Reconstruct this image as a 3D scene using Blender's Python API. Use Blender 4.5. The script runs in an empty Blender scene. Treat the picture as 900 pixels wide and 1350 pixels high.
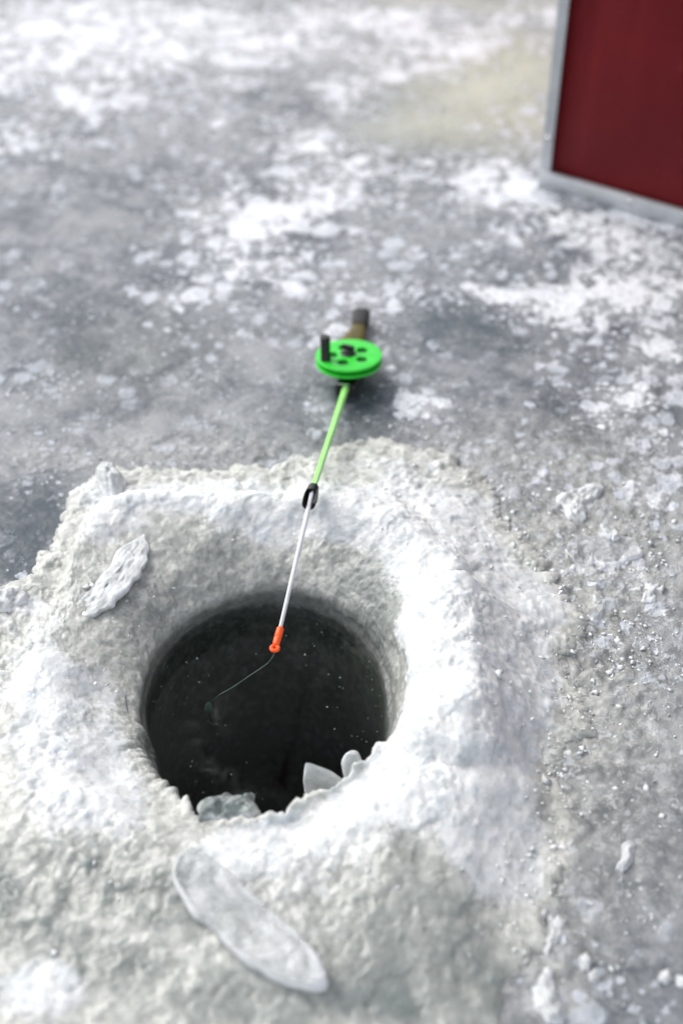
import bpy, bmesh, math, random
import numpy as np
from mathutils import Vector, Matrix

random.seed(7)
rng = np.random.default_rng(11)
R_ = math.radians
scene = bpy.context.scene
COL = scene.collection

# ------------------------------------------------------------------ camera
CAM_H = 0.75
PITCH = R_(43.7)
FPX = 1875.0                      # 50 mm on a 36 mm tall frame
cam_d = bpy.data.cameras.new('camera')
cam_d.sensor_fit = 'VERTICAL'
cam_d.sensor_height = 36.0
cam_d.sensor_width = 24.0
cam_d.lens = 50.0
cam_d.clip_start = 0.02
cam_d.clip_end = 2000.0
cam_d.dof.use_dof = True
cam_d.dof.focus_distance = 0.98
cam_d.dof.aperture_fstop = 2.8
cam_d.dof.aperture_blades = 9
cam = bpy.data.objects.new('camera', cam_d)
cam.location = (0, 0, CAM_H)
cam.rotation_euler = (math.pi / 2 - PITCH, 0, 0)
COL.objects.link(cam)
scene.camera = cam

# ------------------------------------------------------------------ sky, sun, exposure
SUN_EL, SUN_AZ = R_(46), R_(-52)      # azimuth from +Y (away from the camera), negative = left
world = bpy.data.worlds.new('World')
scene.world = world
world.use_nodes = True
nt = world.node_tree
bg = nt.nodes['Background']
sky = nt.nodes.new('ShaderNodeTexSky')
sky.sky_type = 'NISHITA'
sky.sun_disc = False
sky.sun_elevation = SUN_EL
sky.sun_rotation = SUN_AZ
sky.dust_density = 3.0
sky.air_density = 1.0
hs = nt.nodes.new('ShaderNodeHueSaturation')
hs.inputs['Saturation'].default_value = 0.31
nt.links.new(sky.outputs[0], hs.inputs['Color'])
nt.links.new(hs.outputs[0], bg.inputs['Color'])
bg.inputs['Strength'].default_value = 0.15
sun_d = bpy.data.lights.new('sun', 'SUN')
sun_d.energy = 0.85
sun_d.angle = R_(38)
sun_d.color = (1.0, 0.97, 0.90)
sun = bpy.data.objects.new('sun', sun_d)
sdir = Vector((math.sin(SUN_AZ) * math.cos(SUN_EL), math.cos(SUN_AZ) * math.cos(SUN_EL), math.sin(SUN_EL)))
sun.rotation_euler = (-sdir).to_track_quat('-Z', 'Y').to_euler()
sun.location = sdir * 20
COL.objects.link(sun)

scene.view_settings.view_transform = 'Standard'
scene.view_settings.look = 'None'
scene.view_settings.exposure = 0.78
scene.view_settings.gamma = 1.0
scene.render.engine = 'CYCLES'
scene.cycles.max_bounces = 10
scene.cycles.transmission_bounces = 8
scene.cycles.use_denoising = True

# ------------------------------------------------------------------ helpers
cp, sp = math.cos(PITCH), math.sin(PITCH)


def ray(px, py):
    """direction through a point of the 900x1350 photograph"""
    x = (px - 450.0) / FPX
    v = (py - 675.0) / FPX
    return Vector((x, cp - v * sp, -sp - v * cp))


def W(px, py, z=0.0):
    d = ray(px, py)
    t = (z - CAM_H) / d.z
    return Vector((d.x * t, d.y * t, z))


def WY(px, py, Y):
    d = ray(px, py)
    t = Y / d.y
    return Vector((d.x * t, Y, CAM_H + d.z * t))


def hash3(ix, iy, iz, seed):
    h = (ix.astype(np.int64) * 374761393 + iy.astype(np.int64) * 668265263 + iz.astype(np.int64) * 2147483647 // 7 + seed * 974634777)
    h = (h ^ (h >> 13)) * 1274126177
    h = h & 0xffffffff
    h = (h ^ (h >> 16)) * 2246822519 & 0xffffffff
    h = h ^ (h >> 13)
    return (h & 0xffffff) / float(0xffffff)


def vnoise(x, y, z, seed=0):
    xi, yi, zi = np.floor(x), np.floor(y), np.floor(z)
    fx, fy, fz = x - xi, y - yi, z - zi
    fx = fx * fx * fx * (fx * (fx * 6 - 15) + 10)
    fy = fy * fy * fy * (fy * (fy * 6 - 15) + 10)
    fz = fz * fz * fz * (fz * (fz * 6 - 15) + 10)
    xi = xi.astype(np.int64); yi = yi.astype(np.int64); zi = zi.astype(np.int64)
    out = 0
    for dx in (0, 1):
        wx = fx if dx else 1 - fx
        for dy in (0, 1):
            wy = fy if dy else 1 - fy
            for dz in (0, 1):
                wz = fz if dz else 1 - fz
                out = out + wx * wy * wz * hash3(xi + dx, yi + dy, zi + dz, seed)
    return out * 2 - 1


def fbm(x, y, z, scale, octaves=4, seed=0, gain=0.5, ridged=False):
    s, a, f, n = 0, 1.0, scale, 0
    c, d = math.cos(0.6), math.sin(0.6)
    for o in range(octaves):
        v = vnoise(x * f, y * f, z * f, seed + o * 13)
        if ridged:
            v = 1 - 2 * np.abs(v)
        s = s + a * v
        n += a
        a *= gain
        f *= 2.03
        x, y = c * x - d * y + 0.37, d * x + c * y + 0.11
    return s / n


def blobs(x, y, lst, warp=0.0):
    """sum of soft ellipses, given in photo pixels and laid on the ice"""
    if warp:
        wx = fbm(x, y, x * 0, 22, 3, 71) * warp
        wy = fbm(x, y, x * 0, 22, 3, 93) * warp
        x = x + wx; y = y + wy
    out = np.zeros_like(x)
    for (px, py, rx, ry, v) in lst:
        c = W(px, py)
        dep = c.y * cp + CAM_H * sp
        a = math.atan2(CAM_H, c.y)
        rxm = rx * dep / FPX
        rym = ry * dep / FPX / math.sin(a)
        out = out + v * np.exp(-(((x - c.x) / rxm) ** 2 + ((y - c.y) / rym) ** 2))
    return out


def sstep(a, b, x):
    t = np.clip((x - a) / (b - a), 0, 1)
    return t * t * (3 - 2 * t)


def mesh_np(name, co, quads, mat, parent=None, smooth=True, attrs=None, tris=None):
    me = bpy.data.meshes.new(name)
    nq = 0 if quads is None else len(quads)
    ntt = 0 if tris is None else len(tris)
    me.vertices.add(len(co))
    me.vertices.foreach_set('co', np.ascontiguousarray(co, dtype=np.float32).ravel())
    idx = []
    if nq: idx.append(np.asarray(quads).ravel())
    if ntt: idx.append(np.asarray(tris).ravel())
    idx = np.concatenate(idx).astype(np.int32)
    me.loops.add(len(idx))
    me.loops.foreach_set('vertex_index', idx)
    starts = np.concatenate([np.arange(nq) * 4, nq * 4 + np.arange(ntt) * 3]).astype(np.int32)
    me.polygons.add(nq + ntt)
    me.polygons.foreach_set('loop_start', starts)
    me.update(calc_edges=True)
    me.polygons.foreach_set('use_smooth', np.full(nq + ntt, smooth))
    for k, v in (attrs or {}).items():
        a = me.attributes.new(k, 'FLOAT', 'POINT')
        a.data.foreach_set('value', np.ascontiguousarray(v, dtype=np.float32))
    me.materials.append(mat)
    o = bpy.data.objects.new(name, me)
    COL.objects.link(o)
    if parent: o.parent = parent
    return o


def tag(o, label=None, cat=None, group=None, kind=None):
    if label: o['label'] = label
    if cat: o['category'] = cat
    if group: o['group'] = group
    if kind: o['kind'] = kind
    return o


def empty(name, loc=(0, 0, 0)):
    o = bpy.data.objects.new(name, None)
    o.location = loc
    o.empty_display_size = 0.02
    COL.objects.link(o)
    return o


def bm_obj(name, bm, mat, parent=None, smooth=True, matrix=None):
    if matrix is not None:
        bm.transform(matrix)
    bmesh.ops.recalc_face_normals(bm, faces=bm.faces[:])
    me = bpy.data.meshes.new(name)
    bm.to_mesh(me); bm.free()
    if smooth:
        me.polygons.foreach_set('use_smooth', [True] * len(me.polygons))
        try:
            me.set_sharp_from_angle(angle=R_(35))
        except Exception:
            pass
    me.materials.append(mat)
    o = bpy.data.objects.new(name, me)
    COL.objects.link(o)
    if parent:
        o.parent = parent
        o.matrix_parent_inverse = Matrix.Translation(-parent.location)
    return o


def grid_quads(nr, nc, wrap=True):
    """rows x columns; columns wrap round"""
    i = np.arange(nr - 1)[:, None]
    j = np.arange(nc if wrap else nc - 1)[None, :]
    j2 = (j + 1) % nc
    a = i * nc + j; b = i * nc + j2; c = (i + 1) * nc + j2; d = (i + 1) * nc + j
    return np.stack([a, b, c, d], -1).reshape(-1, 4)


# ------------------------------------------------------------------ materials
class N:
    def __init__(self, name):
        self.m = bpy.data.materials.new(name)
        self.m.use_nodes = True
        self.t = self.m.node_tree
        self.t.nodes.clear()
        self.out = self.t.nodes.new('ShaderNodeOutputMaterial')
        self.p = self.t.nodes.new('ShaderNodeBsdfPrincipled')
        self.t.links.new(self.p.outputs[0], self.out.inputs[0])
        tc = self.t.nodes.new('ShaderNodeTexCoord')
        self.co = tc.outputs['Object']

    def put(self, sock, v):
        if v is None: return
        if isinstance(v, bpy.types.NodeSocket):
            self.t.links.new(v, sock)
        else:
            sock.default_value = v

    def noise(self, scale, detail=4, rough=0.55, dist=0.0, vec=None, lac=2.0):
        n = self.t.nodes.new('ShaderNodeTexNoise')
        n.inputs['Scale'].default_value = scale
        n.inputs['Detail'].default_value = detail
        n.inputs['Roughness'].default_value = rough
        n.inputs['Distortion'].default_value = dist
        n.inputs['Lacunarity'].default_value = lac
        self.t.links.new(vec or self.co, n.inputs['Vector'])
        return n.outputs[0]

    def noisecol(self, scale, detail=2, vec=None):
        n = self.t.nodes.new('ShaderNodeTexNoise')
        n.inputs['Scale'].default_value = scale
        n.inputs['Detail'].default_value = detail
        self.t.links.new(vec or self.co, n.inputs['Vector'])
        return n.outputs[1]

    def voro(self, scale, feature='F1', vec=None, rand=1.0, out='Distance', detail=0.0):
        n = self.t.nodes.new('ShaderNodeTexVoronoi')
        n.feature = feature
        n.inputs['Scale'].default_value = scale
        n.inputs['Randomness'].default_value = rand
        if 'Detail' in n.inputs: n.inputs['Detail'].default_value = detail
        self.t.links.new(vec or self.co, n.inputs['Vector'])
        return n.outputs[out]

    def math(self, op, a, b=None, c=None, clamp=False):
        n = self.t.nodes.new('ShaderNodeMath')
        n.operation = op
        n.use_clamp = clamp
        for i, v in enumerate((a, b, c)):
            self.put(n.inputs[i], v)
        return n.outputs[0]

    def vmath(self, op, a, b=None, scale=None):
        n = self.t.nodes.new('ShaderNodeVectorMath')
        n.operation = op
        self.put(n.inputs[0], a)
        if b is not None: self.put(n.inputs[1], b)
        if scale is not None: self.put(n.inputs['Scale'], scale)
        return n.outputs[0]

    def range(self, v, a, b, c=0.0, d=1.0, smooth=True):
        n = self.t.nodes.new('ShaderNodeMapRange')
        n.interpolation_type = 'SMOOTHSTEP' if smooth else 'LINEAR'
        self.put(n.inputs['Value'], v)
        n.inputs['From Min'].default_value = a
        n.inputs['From Max'].default_value = b
        n.inputs['To Min'].default_value = c
        n.inputs['To Max'].default_value = d
        return n.outputs[0]

    def mix(self, f, a, b, mode='MIX'):
        n = self.t.nodes.new('ShaderNodeMix')
        n.data_type = 'RGBA'
        n.blend_type = mode
        self.put(n.inputs[0], f)
        for s, v in ((n.inputs[6], a), (n.inputs[7], b)):
            if isinstance(v, tuple) and len(v) == 3: v = (*v, 1)
            self.put(s, v)
        return n.outputs[2]

    def attr(self, name):
        n = self.t.nodes.new('ShaderNodeAttribute')
        n.attribute_name = name
        return n.outputs['Fac']

    def bump(self, h, dist, strength=1.0, normal=None):
        n = self.t.nodes.new('ShaderNodeBump')
        n.inputs['Strength'].default_value = strength
        n.inputs['Distance'].default_value = dist
        self.put(n.inputs['Height'], h)
        if normal: self.put(n.inputs['Normal'], normal)
        return n.outputs[0]

    def set(self, **kw):
        for k, v in kw.items():
            k = k.replace('_', ' ')
            if isinstance(v, tuple) and len(v) == 3 and self.p.inputs[k].type == 'RGBA': v = (*v, 1)
            self.put(self.p.inputs[k], v)
        return self.m


def warpvec(n, amt, scale):
    w = n.noisecol(scale, 3)
    w = n.vmath('SUBTRACT', w, (0.5, 0.5, 0.5))
    w = n.vmath('SCALE', w, scale=amt)
    return n.vmath('ADD', n.co, w)


def lake_material():
    n = N('lake_ice')
    snow_haze_a, yel_refl, dark, blot, coarse = (n.attr(k) for k in ('snow', 'yellow_reflection', 'clear', 'blot', 'coarse'))
    # clear grey ice with cloudy bands
    big = n.noise(7, 6, 0.6, 0.6)
    mid = n.noise(38, 6, 0.62, 0.8)
    fine = n.noise(210, 4, 0.6)
    c = n.math('ADD', n.math('MULTIPLY', big, 0.45), n.math('MULTIPLY', mid, 0.45))
    c = n.math('ADD', c, n.math('MULTIPLY', fine, 0.22))
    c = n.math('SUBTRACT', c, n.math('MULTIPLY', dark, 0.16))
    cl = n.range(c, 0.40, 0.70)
    ice = n.mix(cl, (0.075, 0.09, 0.105), (0.30, 0.31, 0.325))
    # small trapped bubbles and frost specks
    wv = warpvec(n, 0.006, 60)
    v1 = n.voro(170, vec=wv)
    col1 = n.voro(170, vec=wv, out='Color')
    sz = n.math('MULTIPLY', n.math('POWER', col1, 2.5), 0.42)
    sp1 = n.range(n.math('SUBTRACT', v1, sz), 0.0, 0.10, 1.0, 0.0)
    sp1 = n.math('MULTIPLY', sp1, n.range(n.noise(14, 3), 0.42, 0.66))
    # crumbly frost grains
    gr = n.noise(430, 3, 0.7)
    gr2 = n.noise(120, 5, 0.7, 0.5)
    grain = n.range(n.math('ADD', n.math('MULTIPLY', gr, 0.35), n.math('MULTIPLY', gr2, 0.65)), 0.48, 0.60)
    grain_c = n.math('MULTIPLY', grain, n.math('MULTIPLY', coarse, 0.75), clamp=True)
    ice = n.mix(n.math('MULTIPLY', coarse, 0.75, clamp=True), ice, n.mix(n.range(mid, .35, .65), (0.24, 0.245, 0.235), (0.44, 0.445, 0.425)))
    ice = n.mix(n.math('MULTIPLY', sp1, 0.6), ice, (0.60, 0.63, 0.66))
    ice = n.mix(grain_c, ice, (0.58, 0.59, 0.59))
    # snow frozen on in flecks that run together where there is more of it
    dens = n.math('ADD', n.math('MULTIPLY', snow_haze_a, 0.62), n.math('MULTIPLY', blot, 0.75))
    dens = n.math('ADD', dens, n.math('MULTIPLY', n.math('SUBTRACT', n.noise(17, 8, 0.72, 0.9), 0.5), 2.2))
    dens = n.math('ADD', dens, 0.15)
    m = None
    for sc, k, wa, ws in ((38, 0.95, 0.014, 50), (82, 1.0, 0.009, 100), (170, 0.9, 0.004, 190)):
        wv2 = warpvec(n, wa, ws)
        dist = n.voro(sc, vec=wv2)
        rnd_ = n.voro(sc, vec=wv2, out='Color')
        size = n.math('MULTIPLY', n.math('ADD', n.math('SUBTRACT', dens, 0.16), n.math('MULTIPLY', n.math('SUBTRACT', rnd_, 0.66), 1.45)), 0.80)
        f = n.math('MULTIPLY', n.range(n.math('SUBTRACT', dist, size), -0.06, 0.09, 1.0, 0.0), k)
        m = f if m is None else n.math('MAXIMUM', m, f)
    # a thin sprinkle of single specks between the patches
    wv4 = warpvec(n, 0.010, 70)
    gate = n.range(n.math('ADD', n.noise(12, 5, .65), n.math('MULTIPLY', n.math('ADD', snow_haze_a, blot), .18)), .40, .62)
    for sc, k in ((58, .85), (120, .7)):
        d4 = n.voro(sc, vec=wv4); c4 = n.voro(sc, vec=wv4, out='Color')
        f4 = n.range(n.math('SUBTRACT', d4, n.math('SUBTRACT', n.math('MULTIPLY', c4, 1.1), .42)), -.1, .12, 1.0, 0.0)
        m = n.math('MAXIMUM', m, n.math('MULTIPLY', n.math('MULTIPLY', f4, gate), k))
    soft_ = n.math('MULTIPLY', n.range(n.math('ADD', dens, n.math('MULTIPLY', n.math('SUBTRACT', n.noise(55, 6, .7), .5), 1.6)), 0.1, 1.1), .35)
    m = n.math('MAXIMUM', m, soft_)
    m = n.math('MULTIPLY', m, n.range(n.noise(260, 4, 0.65), 0.28, 0.58, 0.55, 1.0), clamp=True)
    thick = n.range(n.math('ADD', dens, n.math('MULTIPLY', n.math('SUBTRACT', n.noise(70, 5, 0.7), 0.5), 1.2)), 0.1, 0.9)
    snowc = n.mix(thick, (0.50, 0.54, 0.60), (0.80, 0.82, 0.86))
    colr = n.mix(m, ice, snowc)
    colr = n.mix(n.math('MULTIPLY', yel_refl, n.math('SUBTRACT', 1.0, n.math('MULTIPLY', m, 0.92)), clamp=True), colr, (0.50, 0.505, 0.40))
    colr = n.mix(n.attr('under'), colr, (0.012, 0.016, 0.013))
    h = n.math('ADD', n.math('MULTIPLY', m, 1.0), n.math('MULTIPLY', thick, 0.8))
    b = n.bump(h, 0.0016, 0.9)
    h2 = n.math('ADD', n.math('MULTIPLY', mid, 1.0), n.math('MULTIPLY', fine, 0.5))
    h2 = n.math('ADD', h2, n.math('MULTIPLY', grain_c, 0.9))
    b = n.bump(h2, 0.0013, 0.7, b)
    rough = n.math('ADD', n.math('MULTIPLY', m, 0.35), n.math('ADD', 0.10, n.math('MULTIPLY', n.noise(30, 3), 0.25)))
    return n.set(Base_Color=colr, Roughness=rough, Normal=b, IOR=1.31)


def slush_material():
    n = N('slush_snow')
    white, wet, deep = (n.attr(k) for k in ('white', 'wet', 'deep'))
    a = n.noise(26, 6, 0.62, 0.5)
    b_ = n.noise(110, 5, 0.65, 0.4)
    f = n.noise(420, 4, 0.7)
    s = n.math('ADD', n.math('MULTIPLY', a, 0.45), n.math('ADD', n.math('MULTIPLY', b_, 0.35), n.math('MULTIPLY', f, 0.2)))
    lo = n.noise(11, 4, 0.6, 0.8)
    s = n.math('ADD', s, n.math('SUBTRACT', n.math('MULTIPLY', white, 0.46), 0.245))
    s = n.math('ADD', s, n.math('MULTIPLY', n.math('SUBTRACT', lo, 0.5), 0.5))
    w = n.range(s, 0.36, 0.60)
    vein = n.range(n.noise(70, 6, .7, 1.5), .44, .60)
    w = n.math('MULTIPLY', w, n.math('ADD', .68, n.math('MULTIPLY', vein, .32)))
    gry = n.mix(n.range(b_, 0.35, 0.65), (0.38, 0.39, 0.365), (0.57, 0.575, 0.545))
    gry = n.mix(n.math('MULTIPLY', wet, n.range(lo, 0.35, 0.6), clamp=True), gry, (0.17, 0.195, 0.19))
    snow = n.mix(n.range(n.noise(60, 4), 0.35, 0.65), (0.58, 0.61, 0.635), (0.73, 0.74, 0.745))
    c = n.mix(w, gry, snow)
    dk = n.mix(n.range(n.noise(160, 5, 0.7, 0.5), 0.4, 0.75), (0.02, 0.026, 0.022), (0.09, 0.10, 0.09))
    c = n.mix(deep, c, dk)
    h = n.math('ADD', n.math('MULTIPLY', b_, 0.8), n.math('MULTIPLY', f, n.range(lo, .35, .65, .15, 1.0)))
    bb = n.bump(h, 0.0005, 0.7)
    gv = n.voro(190, vec=warpvec(n, 0.004, 150))
    bb = n.bump(n.math('MULTIPLY', gv, n.range(n.noise(20, 3), .4, .6, .2, 1.0)), 0.0006, 0.4, bb)
    pit = n.range(n.noise(150, 5, .75), .30, .48, .72, 1.0)
    c = n.mix(n.math('MULTIPLY', n.math('SUBTRACT', 1.0, pit), 1.0), c, (0.30, 0.32, 0.32))
    # crystal facets
    v = n.voro(330, out='Distance')
    vc = n.voro(330, out='Color')
    bb = n.bump(n.math('MULTIPLY', vc, n.math('SUBTRACT', 1.0, n.math('MULTIPLY', white, 0.6))), 0.0005, 0.5, bb)
    rough = n.mix(w, (0.28, 0.28, 0.28), (0.6, 0.6, 0.6))
    sss = n.math('MULTIPLY', n.math('SUBTRACT', 1.0, deep), n.math('ADD', 0.78, n.math('MULTIPLY', w, 0.1)))
    m = n.set(Base_Color=c, Roughness=rough, Normal=bb, IOR=1.31, Subsurface_Weight=sss)
    n.p.inputs['Subsurface Radius'].default_value = (0.9, 1.0, 1.05)
    n.p.inputs['Subsurface Scale'].default_value = 0.011
    n.p.inputs['Coat Weight'].default_value = 0.35
    n.p.inputs['Coat Roughness'].default_value = 0.12
    n.p.inputs['Coat IOR'].default_value = 1.33
    return m


def crystal_material(name, tint=(0.86, 0.9, 0.93), trans=0.5, rough=0.25, cloud=0.6, dark=(0.45, 0.47, 0.46)):
    n = N(name)
    a = n.noise(55, 5, 0.6, 0.6)
    b_ = n.noise(300, 4, 0.65)
    c = n.mix(n.range(a, 0.35, 0.65), dark, tint)
    bb = n.bump(n.math('ADD', a, n.math('MULTIPLY', b_, 0.4)), 0.003, 0.6)
    bb = n.bump(n.noise(140, 5, 0.72), 0.0015, 0.8, bb)
    tr = n.range(n.math('ADD', n.math('MULTIPLY', a, 0.7), n.math('MULTIPLY', b_, 0.3)), 0.3, 0.7, trans, trans * (1 - cloud))
    ed = n.math('MULTIPLY', n.attr('edge'), n.range(n.noise(35, 4), .3, .6))
    c = n.mix(ed, c, (0.88, 0.9, 0.92))
    tr = n.math('MULTIPLY', tr, n.math('SUBTRACT', 1.0, n.math('MULTIPLY', ed, .8)))
    return n.set(Base_Color=c, Roughness=rough, Normal=bb, IOR=1.31, Transmission_Weight=tr)


def plain_material(name, col, rough=0.4, metal=0.0, spread=0.12, bump=0.0, bscale=300, **kw):
    n = N(name)
    a = n.noise(60, 5, 0.6)
    lo = tuple(v * (1 - spread) for v in col); hi = tuple(min(1, v * (1 + spread)) for v in col)
    c = n.mix(n.range(a, 0.3, 0.7), lo, hi)
    r = n.math('ADD', rough, n.math('MULTIPLY', n.math('SUBTRACT', n.noise(130, 4), 0.5), 0.15))
    d = dict(Base_Color=c, Roughness=r, Metallic=metal)
    if bump: d['Normal'] = n.bump(n.noise(bscale, 3), bump, 0.6)
    d.update(kw)
    return n.set(**d)


M_LAKE = lake_material()
M_SLUSH = slush_material()
M_CLEAR = crystal_material('clear_ice', trans=0.85, rough=0.12, cloud=0.4, tint=(0.95, 0.97, 0.99), dark=(0.92, 0.95, 0.96))
M_FLAKE = crystal_material('glassy_flake', trans=0.4, rough=0.15, cloud=0.6, tint=(0.95, 0.97, 0.98), dark=(0.80, 0.84, 0.85))
M_WETICE = crystal_material('wet_grey_ice', tint=(0.55, 0.6, 0.58), trans=0.45, rough=0.2, cloud=0.5, dark=(0.24, 0.28, 0.27))
M_FROST = crystal_material('frosted_ice', tint=(0.74, 0.765, 0.78), trans=0.15, rough=0.42, dark=(0.52, 0.54, 0.54))
M_GREEN = plain_material('green_plastic', (0.02, 0.56, 0.03), 0.36, spread=0.06)
M_DGREEN = plain_material('dark_green_drum', (0.01, 0.12, 0.02), 0.4)
M_BLACK = plain_material('black_plastic', (0.006, 0.006, 0.0065), 0.38)
M_OLIVE = plain_material('amber_handle', (0.085, 0.065, 0.003), 0.3)
M_CAP = plain_material('dark_rubber', (0.025, 0.025, 0.025), 0.6, bump=0.0005)
M_BLANK = plain_material('lime_fibre', (0.30, 0.80, 0.16), 0.3, spread=0.08)
M_TIPW = plain_material('white_fibre', (0.68, 0.70, 0.74), 0.3, spread=0.06)
M_ORANGE = plain_material('orange_plastic', (0.95, 0.10, 0.01), 0.35, spread=0.05)
M_LINE = plain_material('nylon_line', (0.20, 0.30, 0.22), 0.25)
M_STEEL = plain_material('steel', (0.6, 0.6, 0.6), 0.25, metal=1.0)
M_LURE = plain_material('painted_lure', (0.07, 0.13, 0.11), 0.3, metal=0.3)


# ------------------------------------------------------------------ the hole and its rim: geometry
ZW = -0.045
HC = (W(197, 940, ZW) + W(505, 940, ZW)) / 2
HC.y = 0.6315
HRX, HRY = 0.083, 0.0905


def ring(lst):
    """photo points (px, py, z) round the hole -> angle, radius, height"""
    th, rr, zz = [], [], []
    for px, py, z in lst:
        p = W(px, py, z)
        th.append(math.atan2(p.y - HC.y, p.x - HC.x)); rr.append(math.hypot(p.x - HC.x, p.y - HC.y)); zz.append(z)
    o = np.argsort(th)
    return np.array(th)[o], np.array(rr)[o], np.array(zz)[o]


def periodic(th, v, q, smooth=0.05):
    t = np.concatenate([th - 2 * np.pi, th, th + 2 * np.pi]); vv = np.concatenate([v, v, v])
    r = np.interp(q, t, vv)
    k = max(1, int(len(q) * smooth / (2 * np.pi) * 2) | 1)
    ker = np.hanning(k + 2)[1:-1]; ker /= ker.sum()
    ext = np.concatenate([r[-k:], r, r[:k]])
    return np.convolve(ext, ker, 'same')[k:-k]


LIP = [(370, 768, -.016), (430, 782, -.015), (480, 810, -.012), (522, 870, -.006), (530, 930, .002), (497, 985, .016), (452, 1018, .018),
       (432, 1032, .017), (400, 1050, .016), (345, 1076, .014), (290, 1082, .010), (245, 1062, .005), (205, 1022, -.002), (182, 960, -.012),
       (186, 890, -.018), (228, 825, -.02), (295, 785, -.018)]
MIDC = [(370, 705, .010), (440, 715, .012), (505, 760, .016), (528, 822, .034), (537, 880, .034), (545, 940, .034), (512, 985, .030),
        (462, 1032, .027), (405, 1075, .023), (345, 1098, .021), (280, 1098, .014), (225, 1072, .010), (160, 1020, .004), (130, 950, .002),
        (125, 870, .0), (175, 790, .002), (270, 730, .006)]
CREST = [(300, 655, .034), (350, 652, .036), (400, 656, .038), (480, 668, .041), (545, 700, .044), (590, 745, .046), (600, 800, .048),
         (610, 880, .050), (600, 960, .048), (560, 1020, .045), (500, 1075, .038), (430, 1115, .032), (340, 1140, .027), (260, 1135, .020),
         (180, 1120, .018), (105, 1065, .026), (75, 980, .022), (75, 880, .018), (95, 790, .018), (105, 720, .024), (145, 660, .030), (220, 652, .031)]
OUTER = [(430, 596, 0), (540, 590, 0), (630, 632, 0), (668, 690, 0), (728, 760, 0), (765, 815, 0), (742, 880, 0), (775, 930, 0), (728, 1010, 0), (760, 1100, 0),
         (712, 1190, 0), (690, 1270, 0), (640, 1370, 0), (520, 1450, 0), (300, 1480, 0), (120, 1440, 0), (0, 1380, 0), (-100, 1260, 0), (-120, 1100, 0),
         (-120, 950, 0), (-90, 840, 0), (-30, 785, 0), (35, 765, 0), (75, 722, 0), (95, 668, 0), (140, 618, 0), (230, 625, 0), (320, 622, 0)]

MIDC = [(a, b, c * .62 + .0) for a, b, c in MIDC]
CREST = [(a, b, c * .62) for a, b, c in CREST]
NT = 1200
TH = np.linspace(-np.pi, np.pi, NT, endpoint=False)
cT, sT = np.cos(TH), np.sin(TH)
r_w = 1.0 / np.sqrt((cT / HRX) ** 2 + (sT / HRY) ** 2)
prof = []
for lst, sm in ((LIP, .10), (MIDC, .22), (CREST, .25), (OUTER, .10)):
    th, rr, zz = ring(lst)
    prof.append((periodic(th, rr, TH, sm), periodic(th, zz, TH, sm)))
(r_l, z_l), (r_m, z_m), (r_c, z_c), (r_o, z_o) = prof
r_os = r_o.copy()
r_o = r_o + 0.012 * fbm(cT * 3, sT * 3, cT * 0, 3.0, 5, 5, 0.62) + 0.010 * fbm(cT * 3, sT * 3, cT * 0, 9.0, 5, 8, 0.72)
r_l = np.maximum(r_l, r_w * 0.97)
r_hole0 = r_l - 0.012
r_w = np.where(sT < 0, r_w + (np.maximum(r_w, r_hole0) - r_w) * sstep(0.0, 0.35, -sT), r_w)
# raggedness of the front lip
fr = sstep(0.25, 0.7, -sT)
jag = fbm(cT, sT, cT * 0, 9.0, 5, 31, 0.6)
r_l = r_l + jag * (0.0010 + 0.008 * fr)
z_l = z_l + fbm(cT, sT, cT * 0, 7.0, 4, 37, 0.6) * 0.005 * fr
r_m = np.maximum(r_m, r_l + 0.004)
r_c = np.maximum(r_c, r_m + 0.012)
r_o = np.maximum(r_o, r_c + 0.02)
# how quickly the heap drops outside its crest: fast at the back, long on the near side
near = sstep(-0.2, 0.6, -sT)
left = sstep(0.0, 0.8, -cT)
k1 = 0.22 + 0.16 * near + 0.10 * left
r_os = np.maximum(r_os, r_c + 0.02)
r_s = r_c + k1 * (r_os - r_c); z_s = z_c * (0.50 + 0.15 * near + 0.20 * sstep(0.2, 0.8, cT))
r_t = r_c + 0.80 * (r_os - r_c); r_t = np.minimum(r_t, r_o - .004); z_t = 0.0065 - 0.002 * near - 0.002 * sstep(0.3, 0.8, cT)
keys_r = np.stack([r_w + 0.006, r_w, (r_w + r_l) / 2, r_l, r_m, r_c, r_s, r_t, r_o, r_o + 0.010])
keys_z = np.stack([np.full(NT, -0.16), np.full(NT, ZW - 0.004), (ZW + z_l) / 2, z_l, z_m, z_c, z_s, z_t, np.full(NT, 0.001), np.full(NT, -0.010)])
nseg = [16, 14, 14, 44, 62, 46, 60, 30, 10]


def catmull(p0, p1, p2, p3, t):
    return 0.5 * ((2 * p1) + (-p0 + p2) * t + (2 * p0 - 5 * p1 + 4 * p2 - p3) * t * t + (-p0 + 3 * p1 - 3 * p2 + p3) * t ** 3)


rows_r, rows_z, rows_s = [], [], []
K = len(keys_r)
for i in range(K - 1):
    for j in range(nseg[i]):
        t = j / nseg[i]
        a, b, c, d = max(i - 1, 0), i, i + 1, min(i + 2, K - 1)
        # gentle blend of the cubic with the straight line keeps it from overshooting
        rr = 0.75 * catmull(keys_r[a], keys_r[b], keys_r[c], keys_r[d], t) + 0.25 * (keys_r[b] * (1 - t) + keys_r[c] * t)
        zz = 0.75 * catmull(keys_z[a], keys_z[b], keys_z[c], keys_z[d], t) + 0.25 * (keys_z[b] * (1 - t) + keys_z[c] * t)
        rows_r.append(rr); rows_z.append(zz); rows_s.append(i + t)
rows_r.append(keys_r[-1]); rows_z.append(keys_z[-1]); rows_s.append(K - 1.0)
Rg, Zg, Sg = np.array(rows_r), np.array(rows_z), np.array(rows_s)[:, None] + np.zeros((1, NT))
NR = len(Rg)
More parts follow.
